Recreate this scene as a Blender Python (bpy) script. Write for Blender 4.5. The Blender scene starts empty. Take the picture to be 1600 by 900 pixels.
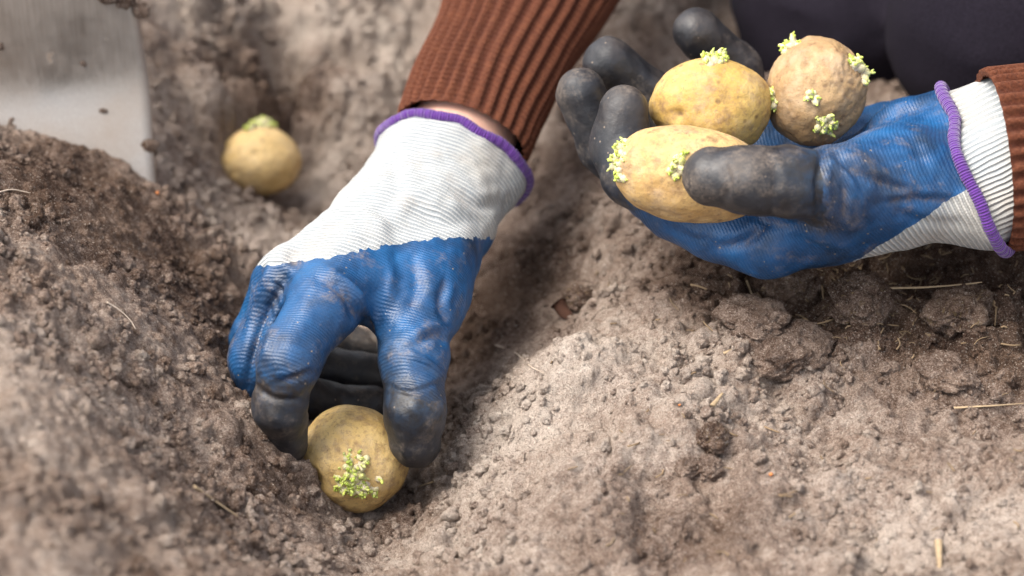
import bpy, bmesh, math, random
import numpy as np
from mathutils import Vector, Matrix

random.seed(7); RNG = np.random.default_rng(7)
S = bpy.context.scene
COL = S.collection
R = math.radians

# ------------------------------------------------------------------ camera, sky, sun, exposure
TH = R(33.0); H = 0.624; LENS = 85.0
CF = np.array([0, math.cos(TH), -math.sin(TH)]); CU = np.array([0, math.sin(TH), math.cos(TH)]); CR = np.array([1.0, 0, 0])
CAM = np.array([0, 0, H]); K = 36.0 / LENS / 1600.0
cd = bpy.data.cameras.new("camera"); cam = bpy.data.objects.new("camera", cd); COL.objects.link(cam)
cam.location = CAM; cam.rotation_euler = (math.pi / 2 - TH, 0, 0)
cd.lens = LENS; cd.sensor_width = 36; cd.clip_start = 0.02; cd.clip_end = 300
cd.dof.use_dof = True; cd.dof.focus_distance = 0.985; cd.dof.aperture_fstop = 6.0
S.camera = cam
SUN_EL, SUN_AZ = R(60), R(-104)       # azimuth from +Y, clockwise: the sun stands to the left
w = bpy.data.worlds.new("World"); S.world = w; w.use_nodes = True
wn = w.node_tree
sky = wn.nodes.new("ShaderNodeTexSky"); sky.sky_type = 'NISHITA'; sky.sun_disc = False
sky.sun_elevation = SUN_EL; sky.sun_rotation = SUN_AZ; sky.air_density = 1.0; sky.dust_density = 3.0; sky.ozone_density = 1.0
bg = next(n for n in wn.nodes if n.type == 'BACKGROUND'); bg.inputs[1].default_value = 0.15
hs = wn.nodes.new("ShaderNodeHueSaturation"); hs.inputs["Saturation"].default_value = 0.35     # thin cloud veil: a whiter sky
wn.links.new(sky.outputs[0], hs.inputs["Color"]); wn.links.new(hs.outputs[0], bg.inputs[0])
sd = bpy.data.lights.new("sun", 'SUN'); sun = bpy.data.objects.new("sun", sd); COL.objects.link(sun)
sd.energy = 1.65; sd.angle = R(42); sd.color = (1.0, 0.93, 0.82)
sdir = Vector((math.sin(SUN_AZ) * math.cos(SUN_EL), math.cos(SUN_AZ) * math.cos(SUN_EL), math.sin(SUN_EL)))
sun.rotation_euler = sdir.to_track_quat('Z', 'Y').to_euler(); sun.location = (-2, 1, 3)
S.view_settings.view_transform = 'Standard'; S.view_settings.look = 'None'
S.view_settings.exposure = 1.47; S.view_settings.gamma = 1.0
S.cycles.max_bounces = 6; S.cycles.diffuse_bounces = 3; S.cycles.use_denoising = True

# ------------------------------------------------------------------ places
def P(px, py, D):
    return CAM + D * (CF + (px - 800) * K * CR + (450 - py) * K * CU)
def Pz(px, py, z):
    d = CF + (px - 800) * K * CR + (450 - py) * K * CU
    return CAM + d * ((z - H) / d[2])
def mpx(r, D): return r * D * K

# ------------------------------------------------------------------ noise
def _h(ix, iy, iz, seed):
    n = (ix.astype(np.uint32) * np.uint32(374761393) + iy.astype(np.uint32) * np.uint32(668265263)
         + iz.astype(np.uint32) * np.uint32(2147483647 - 58) + np.uint32((seed * 974711 + 13) & 0xffffffff))
    n = (n ^ (n >> np.uint32(13))) * np.uint32(1274126177)
    n = (n ^ (n >> np.uint32(15))) * np.uint32(2246822519)
    return ((n ^ (n >> np.uint32(16))) & np.uint32(0xffff)).astype(np.float32) / 32767.5 - 1.0
def noise2(x, y, f, seed=0):
    x = x * f + 1000.37; y = y * f + 1000.71
    ix = np.floor(x).astype(np.int64); iy = np.floor(y).astype(np.int64)
    fx = (x - ix).astype(np.float32); fy = (y - iy).astype(np.float32)
    ux = fx * fx * fx * (fx * (fx * 6 - 15) + 10); uy = fy * fy * fy * (fy * (fy * 6 - 15) + 10)
    z = np.zeros_like(ix)
    a = _h(ix, iy, z, seed); b = _h(ix + 1, iy, z, seed); c = _h(ix, iy + 1, z, seed); d = _h(ix + 1, iy + 1, z, seed)
    return (a + (b - a) * ux) * (1 - uy) + (c + (d - c) * ux) * uy
def noise3(p, f, seed=0):
    q = p * f + 1000.43
    i = np.floor(q).astype(np.int64); t = (q - i).astype(np.float32); u = t * t * t * (t * (t * 6 - 15) + 10)
    r = 0
    for dx in (0, 1):
        for dy in (0, 1):
            for dz in (0, 1):
                wgt = (u[:, 0] if dx else 1 - u[:, 0]) * (u[:, 1] if dy else 1 - u[:, 1]) * (u[:, 2] if dz else 1 - u[:, 2])
                r = r + wgt * _h(i[:, 0] + dx, i[:, 1] + dy, i[:, 2] + dz, seed)
    return r
def fbm3(p, f, n=4, seed=0):
    return sum(noise3(p, f * 2.03 ** k, seed + k) * 0.5 ** k for k in range(n))
def sstep(a, b, x):
    t = np.clip((x - a) / (b - a), 0, 1); return t * t * (3 - 2 * t)

# ------------------------------------------------------------------ meshes
def mesh_obj(name, V, F, mat, parent=None, attrs=None, normals=None, smooth=True):
    me = bpy.data.meshes.new(name)
    V = np.asarray(V, dtype=np.float32)
    if isinstance(F, np.ndarray):
        k = F.shape[1]; n = len(F)
        me.vertices.add(len(V)); me.vertices.foreach_set("co", V.ravel())
        me.loops.add(n * k); me.loops.foreach_set("vertex_index", F.astype(np.int32).ravel())
        me.polygons.add(n); me.polygons.foreach_set("loop_start", np.arange(0, n * k, k, dtype=np.int32))
        me.update(calc_edges=True)
    else:
        me.from_pydata([tuple(v) for v in V], [], [tuple(f) for f in F]); me.update()
    me.validate()
    if smooth: me.polygons.foreach_set("use_smooth", np.ones(len(me.polygons), dtype=bool))
    for k, a in (attrs or {}).items():
        at = me.attributes.new(k, 'FLOAT', 'POINT'); at.data.foreach_set("value", np.asarray(a, dtype=np.float32))
    if normals is not None: me.normals_split_custom_set_from_vertices([tuple(n) for n in normals])
    for m in (mat if isinstance(mat, (list, tuple)) else [mat]): me.materials.append(m)
    o = bpy.data.objects.new(name, me); COL.objects.link(o)
    if parent is not None: o.parent = parent
    return o
def tag(o, label=None, cat=None, group=None, kind=None):
    if label: o["label"] = label
    if cat: o["category"] = cat
    if group: o["group"] = group
    if kind: o["kind"] = kind
    return o
def recentre(o, c):
    """put a top-level mesh's origin at c"""
    c = Vector(c); o.data.transform(Matrix.Translation(-c)); o.location = c
    return o
def vnormals(V, T):
    a, b, c = V[T[:, 0]], V[T[:, 1]], V[T[:, 2]]
    fn = np.cross(b - a, c - a); n = np.zeros_like(V)
    for k in range(3):
        for ax in range(3): n[:, ax] += np.bincount(T[:, k], fn[:, ax], len(V))
    return n / np.maximum(np.linalg.norm(n, axis=1, keepdims=True), 1e-12)
def tube(path, rad, nphi=12, cap=True, ell=1.0, ref=(0, 0, 1), mod=None, closed=False):
    """swept tube; rad per point; returns V, F, phi-index, s-length"""
    path = np.asarray(path, float); n = len(path); rad = np.broadcast_to(np.asarray(rad, float), (n,))
    if closed: tg = np.roll(path, -1, 0) - np.roll(path, 1, 0)
    else: tg = np.gradient(path, axis=0)
    tg /= np.maximum(np.linalg.norm(tg, axis=1, keepdims=True), 1e-9)
    u = np.cross(tg[0], np.array(ref, float)); u /= np.linalg.norm(u)
    s = np.concatenate([[0], np.cumsum(np.linalg.norm(np.diff(path, axis=0), axis=1))])
    ph = np.arange(nphi) * 2 * math.pi / nphi
    V = []; 
    for i in range(n):
        u = u - tg[i] * np.dot(u, tg[i]); u /= np.linalg.norm(u); v = np.cross(tg[i], u)
        m = 1.0 if mod is None else mod(ph, s[i], i)
        V.append(path[i] + (rad[i] * m * np.cos(ph))[:, None] * u + (rad[i] * m * ell * np.sin(ph))[:, None] * v)
    V = np.concatenate(V); F = []
    for i in range(n if closed else n - 1):
        a = i * nphi; b = ((i + 1) % n) * nphi
        for j in range(nphi):
            k = (j + 1) % nphi; F.append((a + j, a + k, b + k, b + j))
    if cap and not closed:
        F.append(tuple(range(nphi - 1, -1, -1))); F.append(tuple(range((n - 1) * nphi, n * nphi)))
    return V, F, np.tile(ph, n), np.repeat(s, nphi)
def spline(pts, n):
    """Catmull-Rom through rows of pts (any width)"""
    p = np.asarray(pts, float); p = np.vstack([2 * p[0] - p[1], p, 2 * p[-1] - p[-2]])
    out = []; m = len(p) - 3
    for t in np.linspace(0, m - 1e-6, n):
        i = int(t); f = t - i; a, b, c, d = p[i:i + 4]
        out.append(0.5 * (2 * b + (c - a) * f + (2 * a - 5 * b + 4 * c - d) * f * f + (3 * b - a - 3 * c + d) * f ** 3))
    return np.array(out)

# ------------------------------------------------------------------ signed-distance bodies
def cap(p, a, b, ra, rb):
    a = np.asarray(a, np.float32); d = np.asarray(b, np.float32) - a; q = p - a
    t = np.clip((q @ d) / max(float(d @ d), 1e-12), 0, 1)
    q = q - t[:, None] * d
    return np.sqrt((q * q).sum(1)) - (ra + (rb - ra) * t)
def ellip(p, c, r):
    q = (p - np.asarray(c, np.float32)) / np.asarray(r, np.float32); k = np.sqrt((q * q).sum(1))
    return (k - 1) * min(r)
def smin(a, b, k):
    h = np.maximum(k - np.abs(a - b), 0) / k
    return np.minimum(a, b) - h * h * k * 0.25
def smax(a, b, k): return -smin(-a, -b, k)
def chain(p, pts, k=0.006):
    d = None
    for i in range(len(pts) - 1):
        c = cap(p, pts[i][0], pts[i + 1][0], pts[i][1], pts[i + 1][1])
        d = c if d is None else smin(d, c, k)
    return d
def surface_nets(fn, lo, hi, h):
    lo = np.asarray(lo, float); n = np.ceil((np.asarray(hi) - lo) / h).astype(int) + 1
    ax = [lo[k] + h * np.arange(n[k]) for k in range(3)]
    Vv = np.empty(n, np.float32)
    for i in range(n[0]):
        Y, Z = np.meshgrid(ax[1], ax[2], indexing='ij')
        p = np.stack([np.full(Y.size, ax[0][i]), Y.ravel(), Z.ravel()], 1).astype(np.float32)
        Vv[i] = fn(p).reshape(n[1], n[2])
    Sg = Vv < 0
    cnt = sum(Sg[a:n[0] - 1 + a, b:n[1] - 1 + b, c:n[2] - 1 + c].astype(np.int8) for a in (0, 1) for b in (0, 1) for c in (0, 1))
    act = np.argwhere((cnt > 0) & (cnt < 8))
    off = np.array([(a, b, c) for a in (0, 1) for b in (0, 1) for c in (0, 1)])
    vals = np.stack([Vv[tuple((act + o).T)] for o in off], 1)
    sm = np.zeros((len(act), 3)); ct = np.zeros(len(act))
    for a in range(8):
        for b in range(a + 1, 8):
            if np.abs(off[a] - off[b]).sum() != 1: continue
            va, vb = vals[:, a], vals[:, b]; m = (va < 0) != (vb < 0)
            t = np.where(m, va / np.where(m, va - vb, 1), 0)
            sm += np.where(m[:, None], off[a] + t[:, None] * (off[b] - off[a]), 0); ct += m
    V = lo + (act + sm / ct[:, None]) * h
    idx = np.full(tuple(n - 1), -1, np.int64); idx[tuple(act.T)] = np.arange(len(act))
    Q = []
    for k in range(3):
        sl = [slice(None)] * 3; sl2 = [slice(None)] * 3; sl[k] = slice(0, -1); sl2[k] = slice(1, None)
        s0, s1 = Sg[tuple(sl)], Sg[tuple(sl2)]
        e = np.argwhere(s0 != s1); u, v = (k + 1) % 3, (k + 2) % 3
        e = e[(e[:, u] > 0) & (e[:, v] > 0) & (e[:, u] < n[u] - 1) & (e[:, v] < n[v] - 1)]
        du = np.zeros(3, int); dv = np.zeros(3, int); du[u] = 1; dv[v] = 1
        q = np.stack([idx[tuple((e - du - dv).T)], idx[tuple((e - dv).T)], idx[tuple(e.T)], idx[tuple((e - du).T)]], 1)
        ins = s0[tuple(e.T)]
        Q.append(np.where(ins[:, None], q, q[:, ::-1]))
    Q = np.concatenate(Q); Q = Q[(Q >= 0).all(1)]
    return V, np.concatenate([Q[:, [0, 1, 2]], Q[:, [0, 2, 3]]])
def split(M, f):
    """cut a triangle mesh along f = 0; returns (f < 0 part, f >= 0 part)"""
    V, T, A = M['V'], M['T'], M['A']; ins = f < 0
    c = ins[T].sum(1); newV = []; newA = {k: [] for k in A}; memo = {}; low = list(map(tuple, T[c == 3])); high = list(map(tuple, T[c == 0]))
    def cut(i, j):
        key = (min(i, j), max(i, j))
        if key not in memo:
            t = f[i] / (f[i] - f[j]); t = min(max(t, 0.02), 0.98)
            memo[key] = len(V) + len(newV); newV.append(V[i] + t * (V[j] - V[i]))
            for k in A: newA[k].append(A[k][i] + t * (A[k][j] - A[k][i]))
        return memo[key]
    for t in T[(c > 0) & (c < 3)]:
        t = list(t); k = [ins[v] for v in t]
        one = True if sum(k) == 1 else False
        r = k.index(one); a, b, d = t[r], t[(r + 1) % 3], t[(r + 2) % 3]
        ab, ad = cut(a, b), cut(a, d)
        (low if one else high).append((a, ab, ad)); (high if one else low).extend([(ab, b, d), (ab, d, ad)])
    VV = np.vstack([V, np.array(newV).reshape(-1, 3)]); AA = {k: np.concatenate([A[k], np.array(newA[k]).reshape((-1,) + A[k].shape[1:])]) for k in A}
    out = []
    for tr in (low, high):
        tr = np.array(tr, int).reshape(-1, 3); u, inv = np.unique(tr, return_inverse=True)
        out.append(dict(V=VV[u], T=inv.reshape(-1, 3), A={k: AA[k][u] for k in AA}))
    return out
def emit(name, M, mat, parent=None):
    A = dict(M['A']); n = A.pop('n')
    return mesh_obj(name, M['V'], M['T'], mat, parent, A, n)

# ------------------------------------------------------------------ materials
class MT:
    def __init__(s, name):
        s.m = bpy.data.materials.new(name); s.m.use_nodes = True; s.t = s.m.node_tree
        s.b = next(n for n in s.t.nodes if n.type == 'BSDF_PRINCIPLED')
    def n(s, typ, ins=None, **pr):
        nd = s.t.nodes.new("ShaderNode" + typ)
        for k, v in pr.items(): setattr(nd, k, v)
        for k, v in (ins or {}).items(): s.set(nd.inputs[k], v)
        return nd
    def set(s, sock, v):
        if isinstance(v, bpy.types.NodeSocket): s.t.links.new(v, sock)
        else: sock.default_value = (tuple(v) + (1,)) if isinstance(v, (tuple, list)) and sock.type == 'RGBA' and len(v) == 3 else v
    def co(s): return s.n("TexCoord").outputs["Object"]
    def noise(s, scale, detail=3, rough=0.55, vec=None, dist=0.0):
        return s.n("TexNoise", {"Vector": vec or s.co(), "Scale": scale, "Detail": detail, "Roughness": rough, "Distortion": dist}).outputs[0]
    def voro(s, scale, vec=None, feature='F1', rnd=1.0):
        return s.n("TexVoronoi", {"Vector": vec or s.co(), "Scale": scale, "Randomness": rnd}, feature=feature)
    def ramp(s, fac, stops, interp='LINEAR'):
        nd = s.n("ValToRGB", {0: fac}); cr = nd.color_ramp; cr.interpolation = interp
        while len(cr.elements) < len(stops): cr.elements.new(0.5)
        for e, (p, c) in zip(cr.elements, stops):
            e.position = p; e.color = (c, c, c, 1) if isinstance(c, (int, float)) else tuple(c) + (1,)
        return nd.outputs[0]
    def mix(s, f, a, b, mode='MIX'):
        nd = s.n("Mix", data_type='RGBA', blend_type=mode); s.set(nd.inputs[0], f); s.set(nd.inputs[6], a); s.set(nd.inputs[7], b)
        return nd.outputs[2]
    def math(s, op, a, b=0.0, c=0.0):
        nd = s.n("Math", operation=op); s.set(nd.inputs[0], a); s.set(nd.inputs[1], b); s.set(nd.inputs[2], c); return nd.outputs[0]
    def attr(s, name): return s.n("Attribute", attribute_name=name).outputs["Fac"]
    def bump(s, h, dist, strength=1.0, prev=None):
        ins = {"Height": h, "Distance": dist, "Strength": strength}
        if prev is not None: ins["Normal"] = prev
        return s.n("Bump", ins).outputs[0]
    def out(s, color=None, rough=None, normal=None, **kw):
        if color is not None: s.set(s.b.inputs["Base Color"], color)
        if rough is not None: s.set(s.b.inputs["Roughness"], rough)
        if normal is not None: s.set(s.b.inputs["Normal"], normal)
        for k, v in kw.items(): s.set(s.b.inputs[k.replace("_", " ")], v)
        return s.m

def soil_mat(name, attr=True, bias=0.0, fibre=False):
    m = MT(name); c = m.co()
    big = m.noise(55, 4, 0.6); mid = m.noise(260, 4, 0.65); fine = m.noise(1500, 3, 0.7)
    dry_shade = m.attr("dry_shade") if attr else 0.45
    f = m.math('ADD', m.math('MULTIPLY', dry_shade, 0.72), m.math('MULTIPLY', big, 0.42))
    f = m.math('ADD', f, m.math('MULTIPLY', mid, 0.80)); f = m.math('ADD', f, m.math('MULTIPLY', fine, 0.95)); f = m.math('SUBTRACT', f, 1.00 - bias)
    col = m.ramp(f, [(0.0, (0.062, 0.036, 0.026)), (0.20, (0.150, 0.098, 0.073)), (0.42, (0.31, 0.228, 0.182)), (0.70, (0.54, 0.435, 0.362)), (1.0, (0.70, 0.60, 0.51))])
    hue = m.noise(34, 2); col = m.mix(m.ramp(hue, [(0.45, 0.0), (0.65, 0.2)]), col, (0.30, 0.195, 0.13), 'MIX')
    if fibre:
        st = m.n("Mapping", {"Vector": c, "Scale": (260, 900, 300), "Rotation": (0.2, 0.1, 0.7)}).outputs[0]
        col = m.mix(m.ramp(m.noise(1.0, 2, 0.6, st), [(0.58, 0.0), (0.72, 0.7)]), col, (0.30, 0.21, 0.10))
    gr = m.noise(1250, 3, 0.85); col = m.mix(m.ramp(gr, [(0.56, 0.0), (0.70, 0.65)]), col, (0.70, 0.60, 0.51)); col = m.mix(m.ramp(gr, [(0.30, 0.75), (0.45, 0.0)]), col, (0.070, 0.044, 0.033))
    v = m.voro(1150); sp = m.n("TexWhiteNoise", {"Vector": v.outputs["Position"]}, noise_dimensions='3D').outputs[0]
    speck = m.math('MULTIPLY', m.math('GREATER_THAN', sp, 0.93), m.math('LESS_THAN', v.outputs["Distance"], 0.38))
    col = m.mix(m.math('MULTIPLY', speck, 0.45), col, (0.72, 0.63, 0.54))
    nb = m.bump(m.noise(480, 5, 0.78), 0.0044, 1.0); nb = m.bump(m.noise(1300, 3, 0.75), 0.0016, 1.0, nb)
    return m.out(col, 1.0, nb, Specular_IOR_Level=0.03)

def potato_mat(name, base, dark, patch, seed):
    m = MT(name); c = m.n("Mapping", {"Vector": m.co(), "Location": (seed * 3.1, seed * 1.7, seed)}).outputs[0]
    big = m.noise(45, 3, 0.6, c); mid = m.noise(170, 4, 0.65, c)
    col = m.mix(m.ramp(big, [(0.36, 0.0), (0.66, 1.0)]), base, dark)
    col = m.mix(m.math('MULTIPLY', m.ramp(mid, [(0.5, 0.0), (0.72, 1.0)]), patch), col, (0.20, 0.115, 0.055))
    scurf = m.ramp(m.noise(420, 4, 0.75, c), [(0.52, 0.0), (0.64, 0.75)])
    col = m.mix(m.math('MULTIPLY', scurf, patch), col, (0.30, 0.19, 0.09))
    v = m.voro(190, c); dot = m.ramp(v.outputs["Distance"], [(0.13, 1.0), (0.27, 0.0)])
    wn_ = m.n("TexWhiteNoise", {"Vector": v.outputs["Position"]}, noise_dimensions='3D').outputs[0]
    dot = m.math('MULTIPLY', dot, m.ramp(wn_, [(0.45, 0.0), (0.9, 0.75)]))
    col = m.mix(dot, col, (0.13, 0.07, 0.03))
    col = m.mix(m.attr("eye"), col, (0.10, 0.055, 0.028))
    dust = m.ramp(m.noise(75, 5, 0.75, c), [(0.48, 0.0), (0.72, 0.7)])
    col = m.mix(m.math('MULTIPLY', dust, 0.6), col, (0.46, 0.36, 0.26))
    sp = m.math('MULTIPLY', m.ramp(m.noise(700, 3, 0.8, c), [(0.60, 0.0), (0.66, 0.8)]), m.ramp(m.noise(70, 3, 0.6, c), [(0.42, 0.0), (0.6, 1.0)]))
    col = m.mix(m.math('MULTIPLY', sp, patch), col, (0.17, 0.105, 0.06))
    nb = m.bump(m.noise(330, 4, 0.65, c), 0.0008, 0.8); nb = m.bump(dot, 0.0004, -0.6, nb)
    return m.out(col, m.ramp(mid, [(0.3, 0.55), (0.7, 0.75)]), nb, Specular_IOR_Level=0.4, Subsurface_Weight=0.06, Subsurface_Radius=(0.004, 0.002, 0.001), Subsurface_Scale=1.0)

def sprout_mat():
    m = MT("sprout"); t = m.attr("tip"); r = m.attr("rnd")
    col = m.ramp(t, [(0.0, (0.48, 0.38, 0.31)), (0.28, (0.62, 0.56, 0.30)), (0.52, (0.54, 0.57, 0.13)), (1.0, (0.32, 0.45, 0.045))])
    col = m.mix(m.ramp(r, [(0.6, 0.0), (0.95, 0.35)]), col, (0.70, 0.66, 0.36))
    col = m.mix(m.ramp(m.noise(260, 2), [(0.62, 0.0), (0.75, 0.5)]), col, (0.36, 0.24, 0.26))
    return m.out(col, 0.5, m.bump(m.noise(1500, 2), 0.0004, 0.8), Subsurface_Weight=0.25, Subsurface_Radius=(0.002, 0.002, 0.0008), Subsurface_Scale=1.0)

def dirt(m, col, amount, tone=(0.30, 0.225, 0.165), scale=60):
    a = m.ramp(m.noise(scale, 6, 0.72), [(0.56 - amount * 0.16, 0.0), (0.70, 1.0)])
    b = m.ramp(m.noise(700, 3, 0.7), [(0.38, 0.15), (0.62, 1.0)])
    f = m.math('MULTIPLY', m.math('MULTIPLY', a, b), min(1.0, 0.4 + amount))
    v = m.voro(620); g = m.n("TexWhiteNoise", {"Vector": v.outputs["Position"]}, noise_dimensions='3D').outputs[0]
    gr = m.math('MULTIPLY', m.math('GREATER_THAN', g, 0.985), m.math('LESS_THAN', v.outputs["Distance"], 0.28))
    f = m.math('MAXIMUM', f, m.math('MULTIPLY', gr, 0.8))
    return m.mix(f, col, tone), f
def coat_mat():  # knit showing through a thin blue coating, smeared dark towards the fingertips
    m = MT("blue_coating")
    u, s_ = m.attr("along"), m.attr("side")
    wob = m.math('MULTIPLY', m.noise(40, 2), 0.004)
    row = m.math('SINE', m.math('MULTIPLY', m.math('ADD', u, wob), 2 * math.pi / 0.0013))
    st = m.math('SINE', m.math('MULTIPLY', s_, 2 * math.pi / 0.0014))
    fab = m.math('ADD', m.math('MULTIPLY', row, 0.7), m.math('MULTIPLY', m.math('MULTIPLY', row, st), 0.3))
    big = m.noise(48, 4, 0.6)
    col = m.ramp(big, [(0.3, (0.003, 0.022, 0.060)), (0.48, (0.004, 0.054, 0.158)), (0.70, (0.006, 0.092, 0.25))])
    col = m.mix(m.ramp(m.noise(26, 4, 0.7), [(0.52, 0.0), (0.72, 0.65)]), col, (0.018, 0.030, 0.052))
    col = m.mix(m.math('MULTIPLY', m.ramp(fab, [(0.3, 0.0), (1.0, 1.0)]), 0.09), col, (0.07, 0.18, 0.33))
    sm = m.math('MULTIPLY', m.attr("smear"), m.ramp(m.noise(130, 4, 0.7), [(0.3, 0.25), (0.6, 1.0)]))
    col = m.mix(m.math('MINIMUM', sm, 0.92), col, (0.022, 0.025, 0.033))
    col, f = dirt(m, col, 0.16, (0.27, 0.21, 0.16))
    fo = m.math('MULTIPLY', m.attr('fold'), m.ramp(m.noise(170, 5, 0.75), [(0.44, 0.0), (0.64, 0.65)])); col = m.mix(fo, col, (0.17, 0.125, 0.09))
    nb = m.bump(fab, 0.00018, 0.5); nb = m.bump(m.noise(120, 4), 0.0014, 0.5, nb)
    rg = m.math('ADD', m.math('MULTIPLY', f, 0.4), m.ramp(m.noise(80, 3), [(0.35, 0.40), (0.7, 0.58)]))
    return m.out(col, rg, nb, Specular_IOR_Level=0.5)
def dip_mat():
    m = MT("black_rubber")
    col = m.ramp(m.noise(70, 4, 0.6), [(0.3, (0.006, 0.006, 0.008)), (0.7, (0.019, 0.019, 0.023))])
    col, f = dirt(m, m.mix(m.ramp(m.noise(38, 4, 0.7), [(0.45, 0.0), (0.75, 0.5)]), col, (0.085, 0.066, 0.053)), 0.34, (0.20, 0.155, 0.12), 55)
    col = m.mix(m.math('MULTIPLY', m.attr('edge'), m.ramp(m.noise(150, 4, 0.7), [(0.42, 0.0), (0.62, 0.8)])), col, (0.010, 0.040, 0.090))
    nb = m.bump(m.noise(420, 4, 0.65), 0.0005, 0.5); nb = m.bump(m.noise(90, 3), 0.0012, 0.35, nb)
    rg = m.math('ADD', m.math('MULTIPLY', f, 0.4), m.ramp(m.noise(95, 3), [(0.35, 0.42), (0.7, 0.64)]))
    return m.out(col, rg, nb, Specular_IOR_Level=0.5)
def knit_mat():
    m = MT("white_knit")
    u, s_ = m.attr("along"), m.attr("side")
    wob = m.math('MULTIPLY', m.noise(60, 2), 0.003)
    row = m.math('SINE', m.math('MULTIPLY', m.math('ADD', u, wob), 2 * math.pi / 0.0021))
    st = m.math('SINE', m.math('ADD', m.math('MULTIPLY', s_, 2 * math.pi / 0.0013), m.math('MULTIPLY', row, 1.2)))
    fab = m.math('ADD', m.math('MULTIPLY', row, 0.85), m.math('MULTIPLY', st, 0.1))
    col = m.mix(m.ramp(fab, [(0.0, 1.0), (0.8, 0.0)]), (0.53, 0.53, 0.51), (0.27, 0.29, 0.30))
    col = m.mix(m.ramp(m.noise(24, 3, 0.6), [(0.5, 0.0), (0.7, 0.4)]), col, (0.50, 0.44, 0.35))
    d, f = dirt(m, m.mix(m.ramp(m.noise(42, 5, 0.7), [(0.52, 0.0), (0.75, 0.55)]), col, (0.40, 0.355, 0.31)), 0.12, (0.42, 0.35, 0.28))
    nb = m.bump(fab, 0.0005, 0.9)
    return m.out(d, 0.85, nb, Specular_IOR_Level=0.25, Sheen_Weight=0.2)
def simple(name, col, rough=0.7, var=0.25, scale=200, bump=0.0004, **kw):
    m = MT(name); c2 = tuple(x * (1 - var) for x in col); c1 = tuple(min(1, x * (1 + var)) for x in col)
    f = m.noise(scale, 4, 0.65)
    return m.out(m.ramp(f, [(0.3, c2), (0.7, c1)]), rough, m.bump(f, bump, 0.8), **kw)
def wool_mat():
    m = MT("rust_wool"); u, rb = m.attr("along"), m.attr("rib")
    ph = m.attr("ang")
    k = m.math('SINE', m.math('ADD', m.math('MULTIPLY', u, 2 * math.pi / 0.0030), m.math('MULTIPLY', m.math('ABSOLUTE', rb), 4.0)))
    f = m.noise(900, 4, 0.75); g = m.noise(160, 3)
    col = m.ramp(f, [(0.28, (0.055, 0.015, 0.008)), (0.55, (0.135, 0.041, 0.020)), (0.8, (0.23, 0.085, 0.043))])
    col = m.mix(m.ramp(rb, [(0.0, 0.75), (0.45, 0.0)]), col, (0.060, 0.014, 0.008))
    col = m.mix(m.ramp(g, [(0.5, 0.0), (0.75, 0.25)]), col, (0.26, 0.09, 0.04))
    nb = m.bump(k, 0.0006, 0.45); nb = m.bump(f, 0.0016, 1.0, nb)
    return m.out(col, 0.95, nb, Specular_IOR_Level=0.15, Sheen_Weight=0.12, Sheen_Roughness=0.5, Sheen_Tint=(0.9, 0.5, 0.35, 1))
def trim_mat():
    m = MT("purple_overlock"); u = m.attr("along")
    k = m.math('SINE', m.math('MULTIPLY', u, 2 * math.pi / 0.0011))
    col = m.mix(m.ramp(k, [(0.0, 1.0), (0.9, 0.0)]), (0.125, 0.032, 0.26), (0.065, 0.014, 0.15))
    return m.out(col, 0.8, m.bump(m.math('ADD', k, m.noise(1800, 3)), 0.0004, 0.7), Specular_IOR_Level=0.25, Sheen_Weight=0.3)
def steel_mat():
    m = MT("worn_steel")
    st = m.n("Mapping", {"Vector": m.co(), "Scale": (1400, 1400, 35)}).outputs[0]
    br = m.noise(1.0, 3, 0.6, st)
    col = m.ramp(br, [(0.3, (0.41, 0.37, 0.33)), (0.7, (0.50, 0.455, 0.41))])
    a = m.ramp(m.noise(70, 5, 0.7), [(0.64, 0.0), (0.70, 1.0)])
    smear = m.ramp(m.noise(22, 4, 0.65), [(0.32, 0.12), (0.72, 0.6)])
    f = m.math('MAXIMUM', a, smear)
    col = m.mix(f, col, (0.26, 0.20, 0.155))
    return m.out(col, m.math('ADD', m.ramp(br, [(0.3, 0.27), (0.7, 0.36)]), m.math('MULTIPLY', f, 0.4)), m.bump(br, 0.0001, 0.4), Metallic=m.math('SUBTRACT', 1.0, m.math('MULTIPLY', f, 0.9)))
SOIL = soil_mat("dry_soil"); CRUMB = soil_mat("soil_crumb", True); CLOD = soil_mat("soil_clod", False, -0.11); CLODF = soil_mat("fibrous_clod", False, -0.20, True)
COAT, DIP, KNIT, WOOL, TRIM, STEEL, SPROUT = coat_mat(), dip_mat(), knit_mat(), wool_mat(), trim_mat(), steel_mat(), sprout_mat()
SKIN = simple("skin", (0.62, 0.36, 0.27), 0.5, 0.08, 90, 0.0002, Subsurface_Weight=0.2, Subsurface_Radius=(0.01, 0.004, 0.002), Subsurface_Scale=1.0)
CLOTH = simple("dark_trouser_cloth", (0.013, 0.0105, 0.016), 0.95, 0.3, 700, 0.0003, Specular_IOR_Level=0.1)
HAIR = simple("brown_hair", (0.05, 0.028, 0.016), 0.6, 0.4, 300, 0.002)
BOOT = simple("rubber_boot", (0.03, 0.035, 0.04), 0.5, 0.3, 100)
STRAW = simple("dry_straw", (0.34, 0.245, 0.145), 0.7, 0.25, 400)
ROOT = simple("pale_root", (0.50, 0.40, 0.31), 0.8, 0.25, 500)
LEAFM = simple("dead_leaf", (0.050, 0.024, 0.016), 0.8, 0.4, 180, 0.0003, Specular_IOR_Level=0.1)
GRIT = simple("orange_grit", (0.58, 0.20, 0.06), 0.7, 0.3, 500)
WOOD = simple("ash_handle", (0.42, 0.28, 0.15), 0.55, 0.2, 60)

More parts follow.
